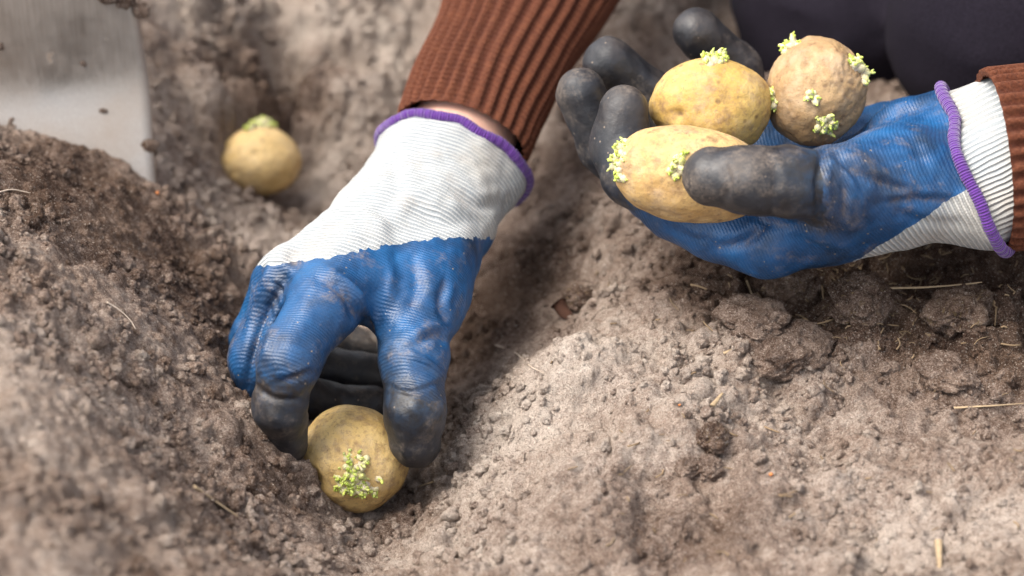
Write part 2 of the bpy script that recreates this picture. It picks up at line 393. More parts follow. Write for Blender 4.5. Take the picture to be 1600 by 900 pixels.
# ------------------------------------------------------------------ ground
CP = [  # photo pixel and the height of the soil there
 (560,803,.006),(650,775,.000),(600,875,.012),(470,800,.020),(505,782,.013),(430,690,.041),(765,640,.026),(835,575,.051),(800,700,.042),(725,810,.028),(860,860,.045),(780,890,.035),
 (1000,500,.055),(1200,560,.056),(1500,560,.060),(1200,850,.050),(1560,850,.058),(1000,690,.052),(1300,700,.053),(950,330,.050),(760,470,.004),(700,600,-.002),(730,330,.010),
 (850,380,.032),(900,80,.050),(1100,80,.055),(1400,250,.058),(1580,400,.062),(1150,440,.054),(660,60,.030),(415,300,-.006),(470,270,-.002),(360,195,.008),(440,170,.004),(310,110,.064),(390,90,.058),(520,120,.050),(330,30,.060),(510,210,.018),(575,110,.040),(560,260,.012),
 (500,350,.016),(400,345,.020),(320,330,.036),(258,305,.062),(480,40,.044),(610,10,.040),(640,200,.016),(800,10,.046),
 (100,240,.082),(0,195,.090),(50,330,.106),(190,400,.083),(300,560,.062),(390,640,.047),(470,740,.022),(430,560,.022),(360,480,.034),(400,400,.022),(150,450,.092),(0,440,.119),(150,680,.101),(0,700,.126),(100,860,.118),(240,800,.090),(360,800,.043),(430,895,.062),(300,700,.061),(500,880,.024),(200,560,.081)]
cp = np.array([Pz(*c) for c in CP])
cp = np.vstack([cp, [(-.34, .95, .10), (-.34, 1.2, .08), (-.10, 1.3, .03), (.34, .60, .05), (.34, 1.3, .055), (0, .45, .05), (-.34, .5, .14), (.1, .6, .045), (.34, .9, .06), (.1, 1.3, .05), (-.3, .75, .15)]])
def tps_fit(p, z, lam=2e-4):
    d = np.linalg.norm(p[:, None] - p[None], axis=2); Kk = np.where(d > 0, d * d * np.log(np.maximum(d, 1e-9)), 0)
    n = len(p); A = np.zeros((n + 3, n + 3)); A[:n, :n] = Kk + lam * np.eye(n); A[:n, n] = 1; A[:n, n + 1:] = p; A[n:, :n] = A[:n, n:].T
    return np.linalg.solve(A, np.concatenate([z, [0, 0, 0]]))
TW = tps_fit(cp[:, :2], cp[:, 2])
def tps(x, y):
    out = TW[-3] + TW[-2] * x + TW[-1] * y
    for (a, b), wgt in zip(cp[:, :2], TW[:-3]):
        r2 = np.maximum((x - a) ** 2 + (y - b) ** 2, 1e-12); out = out + wgt * 0.5 * r2 * np.log(r2)
    return out
def base_h(x, y):
    m = 1 - sstep(0, .22, np.maximum.reduce([np.abs(x + 0.0) - .33, .50 - y, y - 1.28]))
    xc = np.clip(x, -.5, .5); yc = np.clip(y, .3, 1.5)
    return tps(xc, yc) * m + (1 - m) * (.055 + .012 * np.sin(x * 9 + y * 2.4))
def axis(parts, grow_lo, grow_hi):
    a = [parts[0][0]]
    for lo, hi, st in parts: a += list(np.linspace(lo, hi, int(round((hi - lo) / st)) + 1)[1:])
    st, v, lo = .002, a[0], []
    while v > grow_lo: st *= 1.22; v -= st; lo.append(v)
    st, v, hi = .002, a[-1], []
    while v < grow_hi: st *= 1.22; v += st; hi.append(v)
    return np.array(lo[::-1] + a + hi)
GX = axis([(-.285, -.2, .0011), (-.2, .235, .00066), (.235, .30, .0011)], -60, 60)
GY = axis([(.54, .70, .0011), (.70, .93, .00064), (.93, 1.05, .0010), (1.05, 1.27, .0015)], -60, 60)
X, Y = np.meshgrid(GX, GY)
Z = base_h(X, Y)
near = 1 - sstep(.1, 1.0, np.maximum(np.abs(X) - .4, np.abs(Y - .9) - .5))
# where the soil was dug over and stays loose and moist (left heap, furrow), where it lies crusted and dried out (ridge on the right); some sun and shade is painted in too
def blob(px, py, z, r): 
    q = Pz(px, py, z); return np.exp(-((X - q[0]) ** 2 + (Y - q[1]) ** 2) / r ** 2)
LOOSE = np.clip(sstep(.03, -.06, X + .16 * (Y - .8)) + 0.25 * noise2(X, Y, 22, 5), 0, 1)
DRY_SHADE = .55 + .17 * noise2(X, Y, 14, 31) + .15 * noise2(X, Y, 37, 32) + .10 * noise2(X, Y, 95, 33)
for b in [(820,640,.045,.030,.34),(760,800,.03,.035,.36),(700,880,.02,.035,.30),(830,880,.045,.03,.25),(1000,600,.055,.07,.20),(1250,620,.055,.09,.15),(1450,820,.055,.07,.18),(460,360,.02,.045,.30),(350,330,.03,.03,.25),(520,200,.03,.045,.20),(300,20,.06,.06,.40),(600,30,.04,.08,.28),(300,150,.06,.025,.25),(560,250,.015,.04,.22),(200,620,.09,.05,-.04),(300,600,.05,.03,-.02),  # lighter spots: pale crust, sun painted on the slope, body's shade offset by colour
          (150,330,.09,.06,-.26),(60,260,.09,.05,-.26),(300,460,.05,.05,-.14),(100,760,.13,.09,.04),(420,750,.03,.06,.02),(330,640,.05,.05,-.05),(90,520,.11,.05,.0),(600,60,.04,.1,.12),(730,560,.0,.045,-.26),(780,450,.01,.05,-.24),(380,170,.02,.045,-.50),(450,190,.01,.03,-.25),(1350,455,.058,.07,-.6),(1540,450,.06,.07,-.6),(1220,455,.055,.045,-.5),(1120,440,.055,.03,-.2),(900,380,.04,.04,-.10),(1110,800,.05,.05,-.28),(1000,860,.05,.035,-.28),(770,850,.03,.03,-.25),(900,720,.05,.03,-.12),(1300,820,.05,.05,-.12),(650,770,0,.02,-.15),(450,150,.03,.03,-.2),(930,250,.04,.05,-.14),(1550,700,.06,.04,-.12)]:  # darker spots: damp soil, plus painted shade by both hands and in the hole
    DRY_SHADE += b[4] * blob(*b[:4])
ridge = lambda f, s: 1 - np.abs(noise2(X, Y, f, s))
Z += near * (.0055 * noise2(X, Y, 26, 1) + .0036 * noise2(X + .003 * noise2(X, Y, 90, 21), Y, 71, 2) + .0017 * noise2(X, Y, 160, 3) + (.0004 + .0005 * LOOSE) * noise2(X, Y, 330, 4) + .0004 * noise2(X, Y, 600, 6))
def bed(px, py, z, r):
    return blob(px, py, z, r)
TORN = np.clip(bed(1380, 470, .058, .075) + bed(1180, 520, .055, .05) + .7 * bed(1560, 480, .06, .05) + .6 * bed(1080, 760, .05, .05) + .5 * bed(760, 850, .03, .05), 0, 1)
Z += near * TORN * (.0085 * (np.abs(noise2(X + .004 * noise2(X, Y, 80, 51), Y, 38, 52)) - .3) + .0045 * np.abs(noise2(X, Y, 85, 53)) + .0022 * noise2(X, Y, 210, 54))
Z += -.013 * blob(400, 215, .005, .042) + .008 * blob(395, 70, .055, .035) - .004 * blob(330, 262, .03, .02)
# cracks of the crust on the right
cr = np.abs(noise2(X + .006 * noise2(X, Y, 60, 41), Y + .006 * noise2(X, Y, 60, 42), 33, 8)); msk = sstep(.05, .45, noise2(X, Y, 15, 9) + .15) * (1 - LOOSE)
Z -= near * msk * .0020 * np.exp(-(cr / .05) ** 2)
# lumps and crumbs that grow out of the sheet
def lumps(n, rlo, rhi, powr, dens, squash, sink, seed, box=(-.29, .30, .56, 1.27)):
    g = np.random.default_rng(seed)
    xs = g.uniform(box[0], box[1], n); ys = g.uniform(box[2], box[3], n); rs = rlo * (rhi / rlo) ** (g.random(n) ** powr); u = g.random(n)
    lo = np.clip(sstep(.03, -.06, xs + .16 * (ys - .8)) + .5 * noise2(xs, ys, 19, 77) , 0, 1)
    keep = u < (dens[0] + (dens[1] - dens[0]) * lo) * np.clip(.75 + 1.3 * noise2(xs, ys, 27, seed + 60), .1, 1.6)
    for x, y, r in zip(xs[keep], ys[keep], rs[keep]):
        i0, i1 = np.searchsorted(GX, (x - r * 1.2, x + r * 1.2)); j0, j1 = np.searchsorted(GY, (y - r * 1.2, y + r * 1.2))
        if i1 - i0 < 2 or j1 - j0 < 2: continue
        a, b = X[j0:j1, i0:i1] - x, Y[j0:j1, i0:i1] - y
        t = g.random() * 3.14; e = g.uniform(.72, 1.15); ca, sa = math.cos(t), math.sin(t)
        d2 = ((a * ca + b * sa) / e) ** 2 + ((-a * sa + b * ca) * e) ** 2
        rr = r * (1 + .22 * noise2(X[j0:j1, i0:i1], Y[j0:j1, i0:i1], .7 / r, seed))
        dome = np.sqrt(np.maximum(rr * rr - d2, 0)); zc = Z[(j0 + j1) // 2, (i0 + i1) // 2]
        pick = (dome > 0)
        zz = Z[j0:j1, i0:i1]; new = .35 * zz + .65 * zc - sink * r + dome * squash
        Z[j0:j1, i0:i1] = np.where(pick, np.maximum(zz, new), zz)
lumps(500, .005, .011, 1.6, (.05, .45), .45, .25, 21)
lumps(120, .008, .017, 1.3, (.8, .8), .62, .2, 31, (-.20, -.05, 1.00, 1.26))
lumps(70, .006, .012, 1.3, (.8, .8), .5, .25, 32, (.05, .28, .84, .96))
lumps(3600, .0026, .0056, 1.9, (.22, .55), .62, .15, 12)
lumps(24000, .0012, .0026, 1.5, (.22, .5), .65, .15, 13)
Z += near * (.0003 * noise2(X, Y, 720, 15) + .0008 * noise2(X, Y, 230, 16))
def ground(x, y):
    i = min(max(np.searchsorted(GX, x) - 1, 0), len(GX) - 2); j = min(max(np.searchsorted(GY, y) - 1, 0), len(GY) - 2)
    a = (x - GX[i]) / (GX[i + 1] - GX[i]); b = (y - GY[j]) / (GY[j + 1] - GY[j])
    return float((Z[j, i] * (1 - a) + Z[j, i + 1] * a) * (1 - b) + (Z[j + 1, i] * (1 - a) + Z[j + 1, i + 1] * a) * b)
def on_ground(px, py, lift=0.0):
    """the point of the soil seen at a photo pixel"""
    d = CF + (px - 800) * K * CR + (450 - py) * K * CU; t = .55
    while t < 1.8:
        q = CAM + d * t
        if q[2] < ground(q[0], q[1]): break
        t += .0015
    q = CAM + d * t; q[2] = ground(q[0], q[1]) + lift
    return q
nx, ny = len(GX), len(GY)
ii = (np.arange(ny - 1)[:, None] * nx + np.arange(nx - 1)[None]).ravel()
tag(mesh_obj("soil_ground", np.stack([X.ravel(), Y.ravel(), Z.ravel()], 1), np.stack([ii, ii + 1, ii + nx + 1, ii + nx], 1), SOIL, attrs={"dry_shade": np.clip(DRY_SHADE, 0, 1).ravel()}),
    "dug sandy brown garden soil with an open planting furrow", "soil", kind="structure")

def ico(sub):
    bm = bmesh.new(); bmesh.ops.create_icosphere(bm, subdivisions=sub, radius=1.0); bm.verts.ensure_lookup_table()
    V = np.array([v.co[:] for v in bm.verts]); F = np.array([[v.index for v in f.verts] for f in bm.faces]); bm.free(); return V, F
# loose crumbs lying on the soil
def crumbs():
    I1, I2, I3 = ico(1), ico(2), ico(3); Vs, Fs, At = [], [], []; g = np.random.default_rng(5); k = 0; nv = 0
    for _ in range(36000):
        x, y = g.uniform(-.27, .28), g.uniform(.58, 1.2)
        lo = float(np.clip(sstep(.03, -.06, np.array(x + .16 * (y - .8))) + .6 * noise2(np.array([x]), np.array([y]), 19, 77)[0], 0, 1))
        if g.random() > (.36 + .55 * lo) * np.clip(.75 + 1.2 * noise2(np.array([x]), np.array([y]), 31, 88)[0], .08, 1.5): continue
        r = .00055 * ((4.4 + 2.2 * lo) ** (g.random() ** 1.9)); V0, F0 = I3 if r > .0017 else I2
        v = V0 * g.uniform(.7, 1.15, 3); v = v * (1 + .50 * noise3(V0 + k, 1.5, k % 97) + .20 * noise3(V0 + k, 3.9, 3) + (.08 * noise3(V0 + k, 8.5, 4) if r > .0016 else 0))[:, None]
        j, i = np.searchsorted(GY, y), np.searchsorted(GX, x)
        Vs.append(v * r + (x, y, ground(x, y) + r * g.uniform(-.15, .5))); Fs.append(F0 + nv); nv += len(V0); At.append(np.full(len(V0), np.clip(DRY_SHADE[j, i] + g.uniform(-.22, .24), 0, 1))); k += 1
    tag(mesh_obj("soil_crumbs", np.concatenate(Vs), np.concatenate(Fs), CRUMB, attrs={"dry_shade": np.concatenate(At)}), "loose crumbs of soil scattered over the dug bed", "soil crumbs", kind="stuff")
crumbs()

# ------------------------------------------------------------------ the person: gloves
def J(px, py, D, r): return (P(px, py, D), mpx(r, D))
class Glove:
    """palm strands, five finger chains, creases; meshed once and cut into coating, knit, fingertips and trim"""
    def __init__(s, palm, fingers, creases, k_palm=.016, k_f=.010):
        s.palm, s.fingers, s.creases, s.kp, s.kf = palm, fingers, creases, k_palm, k_f
    def parts(s, p):
        d = None
        for c in s.palm:
            e = chain(p, c, .008); d = e if d is None else smin(d, e, s.kp)
        return d, [chain(p, c['pts'], .006) for c in s.fingers]
    def __call__(s, p):
        pl, fs = s.parts(p); d = None
        for c, e in zip(s.fingers, fs):
            e = smin(pl, e, c.get('k', s.kf)); d = e if d is None else smin(d, e, .0012)
        for a, b, r, k in s.creases: d = smax(d, -cap(p, a, b, r, r), k)
        return d
    def box(s):
        q = np.array([a for c in s.palm + [f['pts'] for f in s.fingers] for a, r in c]); rr = max(r for c in s.palm + [f['pts'] for f in s.fingers] for a, r in c)
        return q.min(0) - rr - .004, q.max(0) + rr + .004
    def mesh(s, h, axis, side, org, wrinkle=.0006, seed=0, folds=None):
        V, T = surface_nets(s, *s.box(), h)
        n = vnormals(V, T)
        disp = wrinkle * fbm3(V, 55, 3, seed) + .5 * wrinkle * noise3(V, 190, seed + 9)
        if folds is not None: disp = disp + creases(V, n, folds)
        V = V + n * disp[:, None]; n = vnormals(V, T)
        pl, fs = s.parts(V.astype(np.float32)); s.near = np.argmin(np.stack(fs, 1), 1); s.fd = np.stack(fs, 1).min(1)
        return dict(V=V, T=T, A=dict(n=n, fold=CREASE.copy(), along=(V - org) @ axis, side=(V - org) @ side))
def ring_on(fn, c0, axis, side, n=220, out=0.0, r0=.005, r1=.07, wave=lambda a: 0.0):
    """where the plane through c across axis meets the surface of fn"""
    up = np.cross(axis, side); pts = []
    for a in np.arange(n) * 2 * math.pi / n:
        d = math.cos(a) * side + math.sin(a) * up; c = c0 + axis * float(wave(a if a < math.pi else a - 2 * math.pi)); t = np.linspace(r0, r1, 140); v = fn((c + t[:, None] * d).astype(np.float32))
        i = int(np.argmax(v > 0)); i = max(i, 1); f = v[i - 1] / (v[i - 1] - v[i]); pts.append(c + (t[i - 1] + f * (t[i] - t[i - 1]) + out) * d)
    p = np.array(pts)
    for _ in range(3): p = (np.roll(p, 1, 0) + 2 * p + np.roll(p, -1, 0)) / 4
    return p
def add_trim(parent, path, r):
    s = np.concatenate([[0], np.cumsum(np.linalg.norm(np.diff(path, axis=0), axis=1))]); N = 900
    u = np.linspace(0, s[-1], N, endpoint=False); pp = np.stack([np.interp(u, s, path[:, k]) for k in range(3)], 1)
    tg_ = noise3(np.stack([u, u * 0, u * 0], 1), 75, 4) * .0011 * np.minimum(1, np.minimum(u, s[-1] - u) / .01); cc = pp.mean(0); pp = pp + tg_[:, None] * nrm(np.cross(pp[0] - cc, pp[200] - cc)) + (.6 * noise3(np.stack([u, u * 0 + 3, u * 0], 1), 60, 5) * .0009 * np.minimum(1, np.minimum(u, s[-1] - u) / .01))[:, None] * (pp - cc) / .03
    V, F, ph, al = tube(pp, r, 14, closed=True, mod=lambda ph, q, i: 1 + .035 * math.sin(q * 2 * math.pi / .0016) + .10 * noise3(np.array([[q, 0, 0]]), 260, 2)[0] + .06 * noise3(np.array([[q, 1, 0]]), 900, 2)[0])
    return mesh_obj("cuff_trim", V, F, TRIM, parent, {"along": al})
def nrm(v): v = np.asarray(v, float); return v / np.linalg.norm(v)
def view_vec(x, y, z): return nrm(x * CR + y * CU + z * CF)
def hem_wave(k): return (lambda a: .0011 * np.sin(3 * a + 1) + .0006 * np.sin(7 * a)) if k == 1 else (lambda a: .0020 * np.sin(2 * a + .5) + .0007 * np.sin(5 * a + 1))
def cutplane(M, c, n, side, wave):
    up = np.cross(n, side); q = M['V'] - c; return q @ n - wave(np.arctan2(q @ up, q @ side))

# ---- the planting hand (fingers down round the front potato)
AX1 = view_vec(.33 * .80, .94 * .80, .60); C1 = P(706, 240, 1.075); SD1 = nrm(np.cross(AX1, np.cross(view_vec(.95, -.31, 0), AX1)))
g1 = Glove(
    palm=[[J(690, 130, 1.10, 62), J(662, 238, 1.078, 62), J(585, 345, 1.04, 60), J(462, 440, .998, 52)],
          [J(745, 150, 1.10, 60), J(712, 250, 1.075, 66), J(655, 350, 1.035, 66), J(545, 425, 1.0, 52)],
          [J(560, 440, 1.0, 44), J(606, 464, 1.0, 42), J(665, 445, 1.01, 46)],
          [J(800, 170, 1.105, 58), J(755, 275, 1.08, 60), J(715, 350, 1.05, 52), J(665, 430, 1.02, 50)]],
    fingers=[dict(k=.013, pts=[J(540, 428, .998, 48), J(508, 480, .978, 51), J(453, 560, .962, 48), J(437, 636, .967, 38), J(454, 696, .982, 28)]),
             dict(k=.012, pts=[J(450, 445, 1.0, 46), J(405, 560, 1.0, 46), J(412, 592, 1.008, 42), J(500, 630, 1.036, 35), J(580, 630, 1.042, 30)]),
             dict(k=.012, pts=[J(435, 440, 1.02, 42), J(402, 535, 1.035, 40), J(490, 572, 1.056, 34), J(595, 584, 1.056, 31)]),
             dict(k=.012, pts=[J(440, 430, 1.045, 38), J(425, 500, 1.065, 34), J(505, 528, 1.09, 30), J(600, 548, 1.09, 28)]),
             dict(k=.015, pts=[J(690, 400, 1.025, 50), J(659, 480, 1.005, 58), J(646, 560, .985, 49), J(649, 640, .975, 45), J(649, 692, .980, 40)])],
    creases=[(P(470, 430, .955), P(425, 480, .94), .004, .006), (P(560, 425, .962), P(520, 500, .935), .0055, .008), (P(600, 460, .97), P(640, 440, .972), .003, .006),
             (P(695, 520, .962), P(640, 512, .943), .0028, .005)])
CREASE = None
def creases(V, n, items):
    global CREASE
    CREASE = np.zeros(len(V))
    """folds of the cloth, each along a line seen in the photo, on the side of the glove that faces it"""
    q = V - CAM; D = q @ CF; px = 800 + (q @ CR) / D / K; py = 450 - (q @ CU) / D / K
    face = sstep(.0, .35, -(n @ CF)); d = np.zeros(len(V))
    for pts, r, amp in items:
        p = spline(pts, 40) if len(pts) > 2 else np.linspace(pts[0], pts[1], 40)
        dx = px[:, None] - p[None, :, 0]; dy = py[:, None] - p[None, :, 1]; e = np.sqrt(dx * dx + dy * dy); k = e.argmin(1); t = k / 39
        tg = np.gradient(p, axis=0)[k]; sg = np.sign(dx[np.arange(len(V)), k] * tg[:, 1] - dy[np.arange(len(V)), k] * tg[:, 0]); dd = e.min(1); CREASE = np.maximum(CREASE, face * np.sqrt(np.clip(np.sin(np.pi * t), 0, 1)) * np.exp(-(dd / (r * .75)) ** 2) * (amp > .0009))
        tp = np.sqrt(np.clip(np.sin(np.pi * np.clip(t * .96 + .02, 0, 1)), 0, 1))
        d += face * amp * tp * (-np.exp(-(dd / r) ** 2) + .55 * np.exp(-((sg * dd - 1.7 * r) / (1.1 * r)) ** 2)) * 1.25
    return d
F1 = [([(446, 436), (416, 490), (396, 552), (388, 600)], 8, .0021), ([(413, 412), (390, 458), (373, 513)], 6, .0016), ([(490, 432), (530, 452), (558, 490), (578, 516)], 9, .0022), ([(520, 428), (556, 462), (575, 505)], 6, -.0012),
      ([(567, 478), (578, 510), (592, 540)], 5, .0012), ([(650, 534), (680, 522), (702, 536)], 8, .0019), ([(640, 552), (668, 565), (698, 592)], 6, -.0013), ([(696, 436), (687, 474), (700, 506)], 7, .0014), ([(600, 600), (640, 612), (690, 596)], 4, .0008),
      ([(432, 596), (460, 590), (486, 580)], 5, .0011), ([(398, 600), (430, 622), (470, 622)], 5, .0008), ([(640, 322), (690, 345), (745, 340)], 13, .0013), ([(700, 292), (745, 320), (785, 318)], 10, .0012), ([(610, 235), (622, 290), (600, 330)], 12, .0010),
      ([(560, 330), (590, 350), (600, 385)], 12, -.0010), ([(470, 420), (455, 400), (470, 388)], 8, .0010), ([(425, 440), (438, 452), (447, 470)], 3.5, .0007), ([(418, 456), (430, 468), (438, 486)], 3.5, .0007), ([(412, 474), (422, 486), (428, 504)], 3.5, .0007), ([(640, 400), (652, 440), (640, 480)], 11, .0010), ([(600, 400), (612, 430), (606, 470)], 10, -.0009)]
F2 = [([(1287, 233), (1279, 288), (1283, 347)], 7, .0020), ([(1292, 244), (1330, 288), (1360, 340)], 8, -.0019), ([(1296, 239), (1358, 276), (1430, 304)], 8, .0016), ([(1310, 262), (1320, 300), (1318, 345)], 6, .0013), ([(1114, 388), (1165, 377), (1204, 340)], 9, .0020), ([(1180, 340), (1230, 352), (1290, 350)], 8, .0022),
      ([(1200, 345), (1270, 366), (1330, 392)], 9, -.0014), ([(1304, 224), (1380, 187), (1452, 166)], 8, .0020), ([(1380, 318), (1430, 312), (1490, 314)], 7, .0012), ([(1350, 240), (1400, 252), (1460, 240)], 9, .0011), ([(1040, 352), (1080, 372), (1110, 374)], 7, .0010), ([(1400, 330), (1440, 345), (1500, 350)], 8, .0010), ([(1130, 252), (1140, 285), (1132, 318)], 6, .0007), ([(1200, 240), (1212, 280), (1204, 325)], 8, .0008), ([(1420, 200), (1440, 250), (1470, 290)], 10, .0009)]
M1 = g1.mesh(.0009, AX1, SD1, C1, .0007, 3, F1)
f = cutplane(M1, C1, AX1, SD1, hem_wave(1)); keep, _ = split(dict(V=M1['V'], T=M1['T'], A=dict(M1['A'], near=g1.near.astype(float), fd=g1.fd)), f)
bc = P(570, 392, 1.0); bn = nrm(np.cross(P(745, 376, 1.02) - P(398, 410, 1.0), CF)); bn = bn if bn @ CU > 0 else -bn
fb = (keep['V'] - bc) @ bn + .0011 * fbm3(keep['V'], 330, 4, 5) - .0022 * np.sin(((keep['V'] - bc) @ CR) * 55)
body1, cuff1 = split(keep, fb)
def islands(T, n):
    lab = np.arange(n)
    while True:
        m = lab[T].min(1); new = lab.copy()
        for k in range(3): np.minimum.at(new, T[:, k], m)
        new = new[new]
        if (new == lab).all(): return lab
        lab = new
def merge(a, b):
    return dict(V=np.vstack([a['V'], b['V']]), T=np.vstack([a['T'], b['T'] + len(a['V'])]), A={k: np.concatenate([a['A'][k], b['A'][k]]) for k in a['A']})
def pick(M, m):
    t = m[M['T']].all(1); u, inv = np.unique(M['T'][t], return_inverse=True)
    return dict(V=M['V'][u], T=inv.reshape(-1, 3), A={k: v[u] for k, v in M['A'].items()})
def tips_from(body, tips):
    out = []; body['A']['smear'] = np.zeros(len(body['V']))
    for i, c, n in tips:
        pd = -((body['V'] - c) @ n); body['A']['smear'] = np.maximum(body['A']['smear'], np.where(np.abs(body['A']['near'] - i) < .5, np.exp(-np.maximum(pd, 0) / .016) * sstep(.009, .001, body['A']['fd']), 0)); body['A']['edge'] = np.maximum(body['A'].get('edge', 0), np.where(np.abs(body['A']['near'] - i) < .5, np.exp(-np.abs(pd) / .008), 0))
        f = np.where(np.abs(body['A']['near'] - i) < .5, np.maximum(-((body['V'] - c) @ n) + .0010 * fbm3(body['V'], 260, 3, i), body['A']['fd'] - .0022), .004)
        t, body = split(body, f)
        lab = islands(t['T'], len(t['V'])); ids, ct = np.unique(lab, return_counts=True)
        if len(ids) > 1:
            big = lab == ids[np.argmax(ct)]; body = merge(body, pick(t, ~big)); t = pick(t, big)
        out.append(t)
    return out, body
tips1, body1 = tips_from(body1, [(0, P(450, 590, .96), view_vec(-.25, -.95, .2)), (1, P(440, 600, 1.02), view_vec(.95, -.2, .3)), (2, P(440, 565, 1.05), view_vec(.95, -.3, .2)), (3, P(460, 530, 1.07), view_vec(.9, -.4, .2)), (4, P(648, 607, .98), view_vec(-.30, -.93, .15))])

# ---- the hand that holds three potatoes, palm up
AX2 = view_vec(.87, .42, -.30); C2 = P(1519, 242, 1.0); SD2 = nrm(np.cross(AX2, np.cross(view_vec(.46, -.89, 0), AX2)))
g2 = Glove(
    palm=[[J(1660, 180, .985, 70), J(1530, 215, 1.005, 85), J(1430, 232, 1.015, 72), J(1350, 262, 1.03, 50)],
          [J(1640, 328, .965, 72), J(1538, 296, .985, 84), J(1400, 285, .985, 80), J(1300, 318, .975, 68)],
          [J(1420, 200, 1.045, 48), J(1300, 235, 1.06, 50), J(1190, 255, 1.065, 48)],
          [J(1390, 315, .99, 62), J(1290, 350, .988, 56), J(1200, 372, .985, 53), J(1120, 350, .99, 48)],
          [J(1200, 350, 1.0, 50), J(1180, 320, 1.03, 50), J(1170, 280, 1.055, 46)]],
    fingers=[dict(k=.012, pts=[J(1130, 352, .988, 48), J(1050, 325, .99, 44), J(985, 275, .997, 42), J(968, 225, 1.003, 43), J(974, 172, 1.0, 39)]),
             dict(k=.012, pts=[J(1130, 335, 1.01, 44), J(1020, 300, 1.02, 42), J(948, 232, 1.03, 40), J(908, 146, 1.022, 40), ]),
             dict(k=.012, pts=[J(1150, 300, 1.045, 42), J(1050, 240, 1.05, 41), J(1015, 155, 1.05, 41), J(952, 98, 1.04, 41)]),
             dict(k=.012, pts=[J(1190, 270, 1.06, 40), J(1180, 190, 1.062, 37), J(1148, 110, 1.058, 38), J(1088, 50, 1.045, 38)]),
             dict(k=.016, pts=[J(1400, 285, .975, 66), J(1310, 290, .957, 58), J(1230, 284, .945, 52), J(1170, 282, .942, 50), J(1112, 276, .945, 47)])],
    creases=[(P(1290, 225, .925), P(1300, 345, .93), .003, .006)])
M2 = g2.mesh(.0009, AX2, SD2, C2, .0005, 8, [(a, b, c * .8) for a, b, c in F2])
f = cutplane(M2, C2, AX2, SD2, hem_wave(2)); keep2, _ = split(dict(V=M2['V'], T=M2['T'], A=dict(M2['A'], near=g2.near.astype(float), fd=g2.fd)), f)
bn2 = nrm(np.cross(P(1515, 296, .95) - P(1390, 382, .95), CF)); bn2 = bn2 if bn2 @ CU < 0 else -bn2
fb = (keep2['V'] - P(1450, 340, .95)) @ bn2 + .0006 * fbm3(keep2['V'], 300, 3, 6)
body2, cuff2 = split(keep2, fb)
tips2, body2 = tips_from(body2, [(0, P(1010, 300, .99), view_vec(-.7, .5, 0)), (1, P(1000, 290, 1.02), view_vec(-.7, .6, 0)), (2, P(1035, 220, 1.055), view_vec(-.5, .8, 0)), (3, P(1160, 190, 1.08), view_vec(-.3, .95, 0)), (4, P(1278, 285, .95), view_vec(-.97, -.12, 0))])

# ---- body, clothes
SH1, EL1, WR1 = np.array([.10, 1.27, .45]), P(1010, -390, 1.25), P(712, 235, 1.085)
SH2, EL2, WR2 = np.array([.43, 1.20, .42]), np.array([.405, .93, .165]), P(1560, 240, .998)
KN1, KN2 = P(1342, -4, 1.228), P(1598, 2, 1.13)
HIP1, HIP2 = np.array([.20, 1.50, .20]), np.array([.36, 1.50, .20])
FT1, FT2 = np.array([.19, 1.52, .09]), np.array([.37, 1.52, .09])
CH, NK, HD = np.array([.27, 1.30, .42]), np.array([.265, 1.22, .53]), np.array([.262, 1.155, .60])
A_ = lambda *v: np.array(v, float)
def skin_sdf(p):
    d = ellip(p, HD, (.072, .09, .105))
    d = smin(d, ellip(p, HD + A_(0, -.02, -.06), (.05, .06, .06)), .03)
    d = smin(d, cap(p, HD + A_(0, -.085, .005), HD + A_(0, -.10, -.022), .008, .013), .012)
    for sx in (-1, 1):
        d = smin(d, ellip(p, HD + A_(sx * .074, .01, -.005), (.012, .02, .032)), .008)
        d = smax(d, -ellip(p, HD + A_(sx * .032, -.092, .012), (.016, .012, .010)), .012)
    d = smax(d, -cap(p, HD + A_(-.02, -.088, -.052), HD + A_(.02, -.088, -.052), .003, .003), .006)
    d = smin(d, cap(p, HD + A_(0, .03, -.05), NK, .055, .055), .03)
    d = smin(d, cap(p, NK, CH, .06, .11), .06)
    d = smin(d, cap(p, CH, (HIP1 + HIP2) / 2, .12, .12), .06)
    for sh, el, wr, ax in ((SH1, EL1, WR1, AX1), (SH2, EL2, WR2, AX2)):
        d = smin(d, cap(p, sh, CH, .05, .06), .05); d = smin(d, cap(p, sh, el, .042, .034), .03); d = smin(d, cap(p, el, wr, .030, .0225), .02)
        d = smin(d, cap(p, wr, wr - ax * .05, .0235, .020), .01)
    for hp, kn, ft in ((HIP1, KN1, FT1), (HIP2, KN2, FT2)):
        d = smin(d, cap(p, hp, kn, .075, .05), .04); d = smin(d, cap(p, kn, ft, .045, .03), .02)
    return d
V, T = surface_nets(skin_sdf, (-.10, .80, .0), (.56, 1.66, .74), .006)
person = mesh_obj("person", V, T, SKIN)
tag(person, "kneeling person in rust ribbed sweater, dark trousers and blue dipped work gloves", "person")
V, T = surface_nets(lambda p: smax(ellip(p, HD + A_(0, .012, .012), (.083, .10, .112)), -((p - HD).astype(np.float32) @ np.array([0, .55, .83], np.float32) + .01), .02) , HD - .14, HD + .14, .005)
mesh_obj("hair", V, T, HAIR, person)
def trousers_sdf(p):
    d = smin(cap(p, HIP1 + A_(0, -.02, .06), HIP2 + A_(0, -.02, .06), .12, .12), cap(p, (HIP1 + HIP2) / 2, (CH + HIP1 + HIP2) / 3 + A_(.09, 0, -.05), .13, .12), .06)
    for hp, kn, ft in ((HIP1, KN1, FT1), (HIP2, KN2, FT2)):
        d = smin(d, smin(cap(p, hp, kn, .10, .066), cap(p, kn, ft, .060, .055), .012), .006)
    return d + .0035 * noise3(p, 21, 4) + .005 * np.abs(noise3(p * np.array([1, .5, 1.6]), 26, 5))
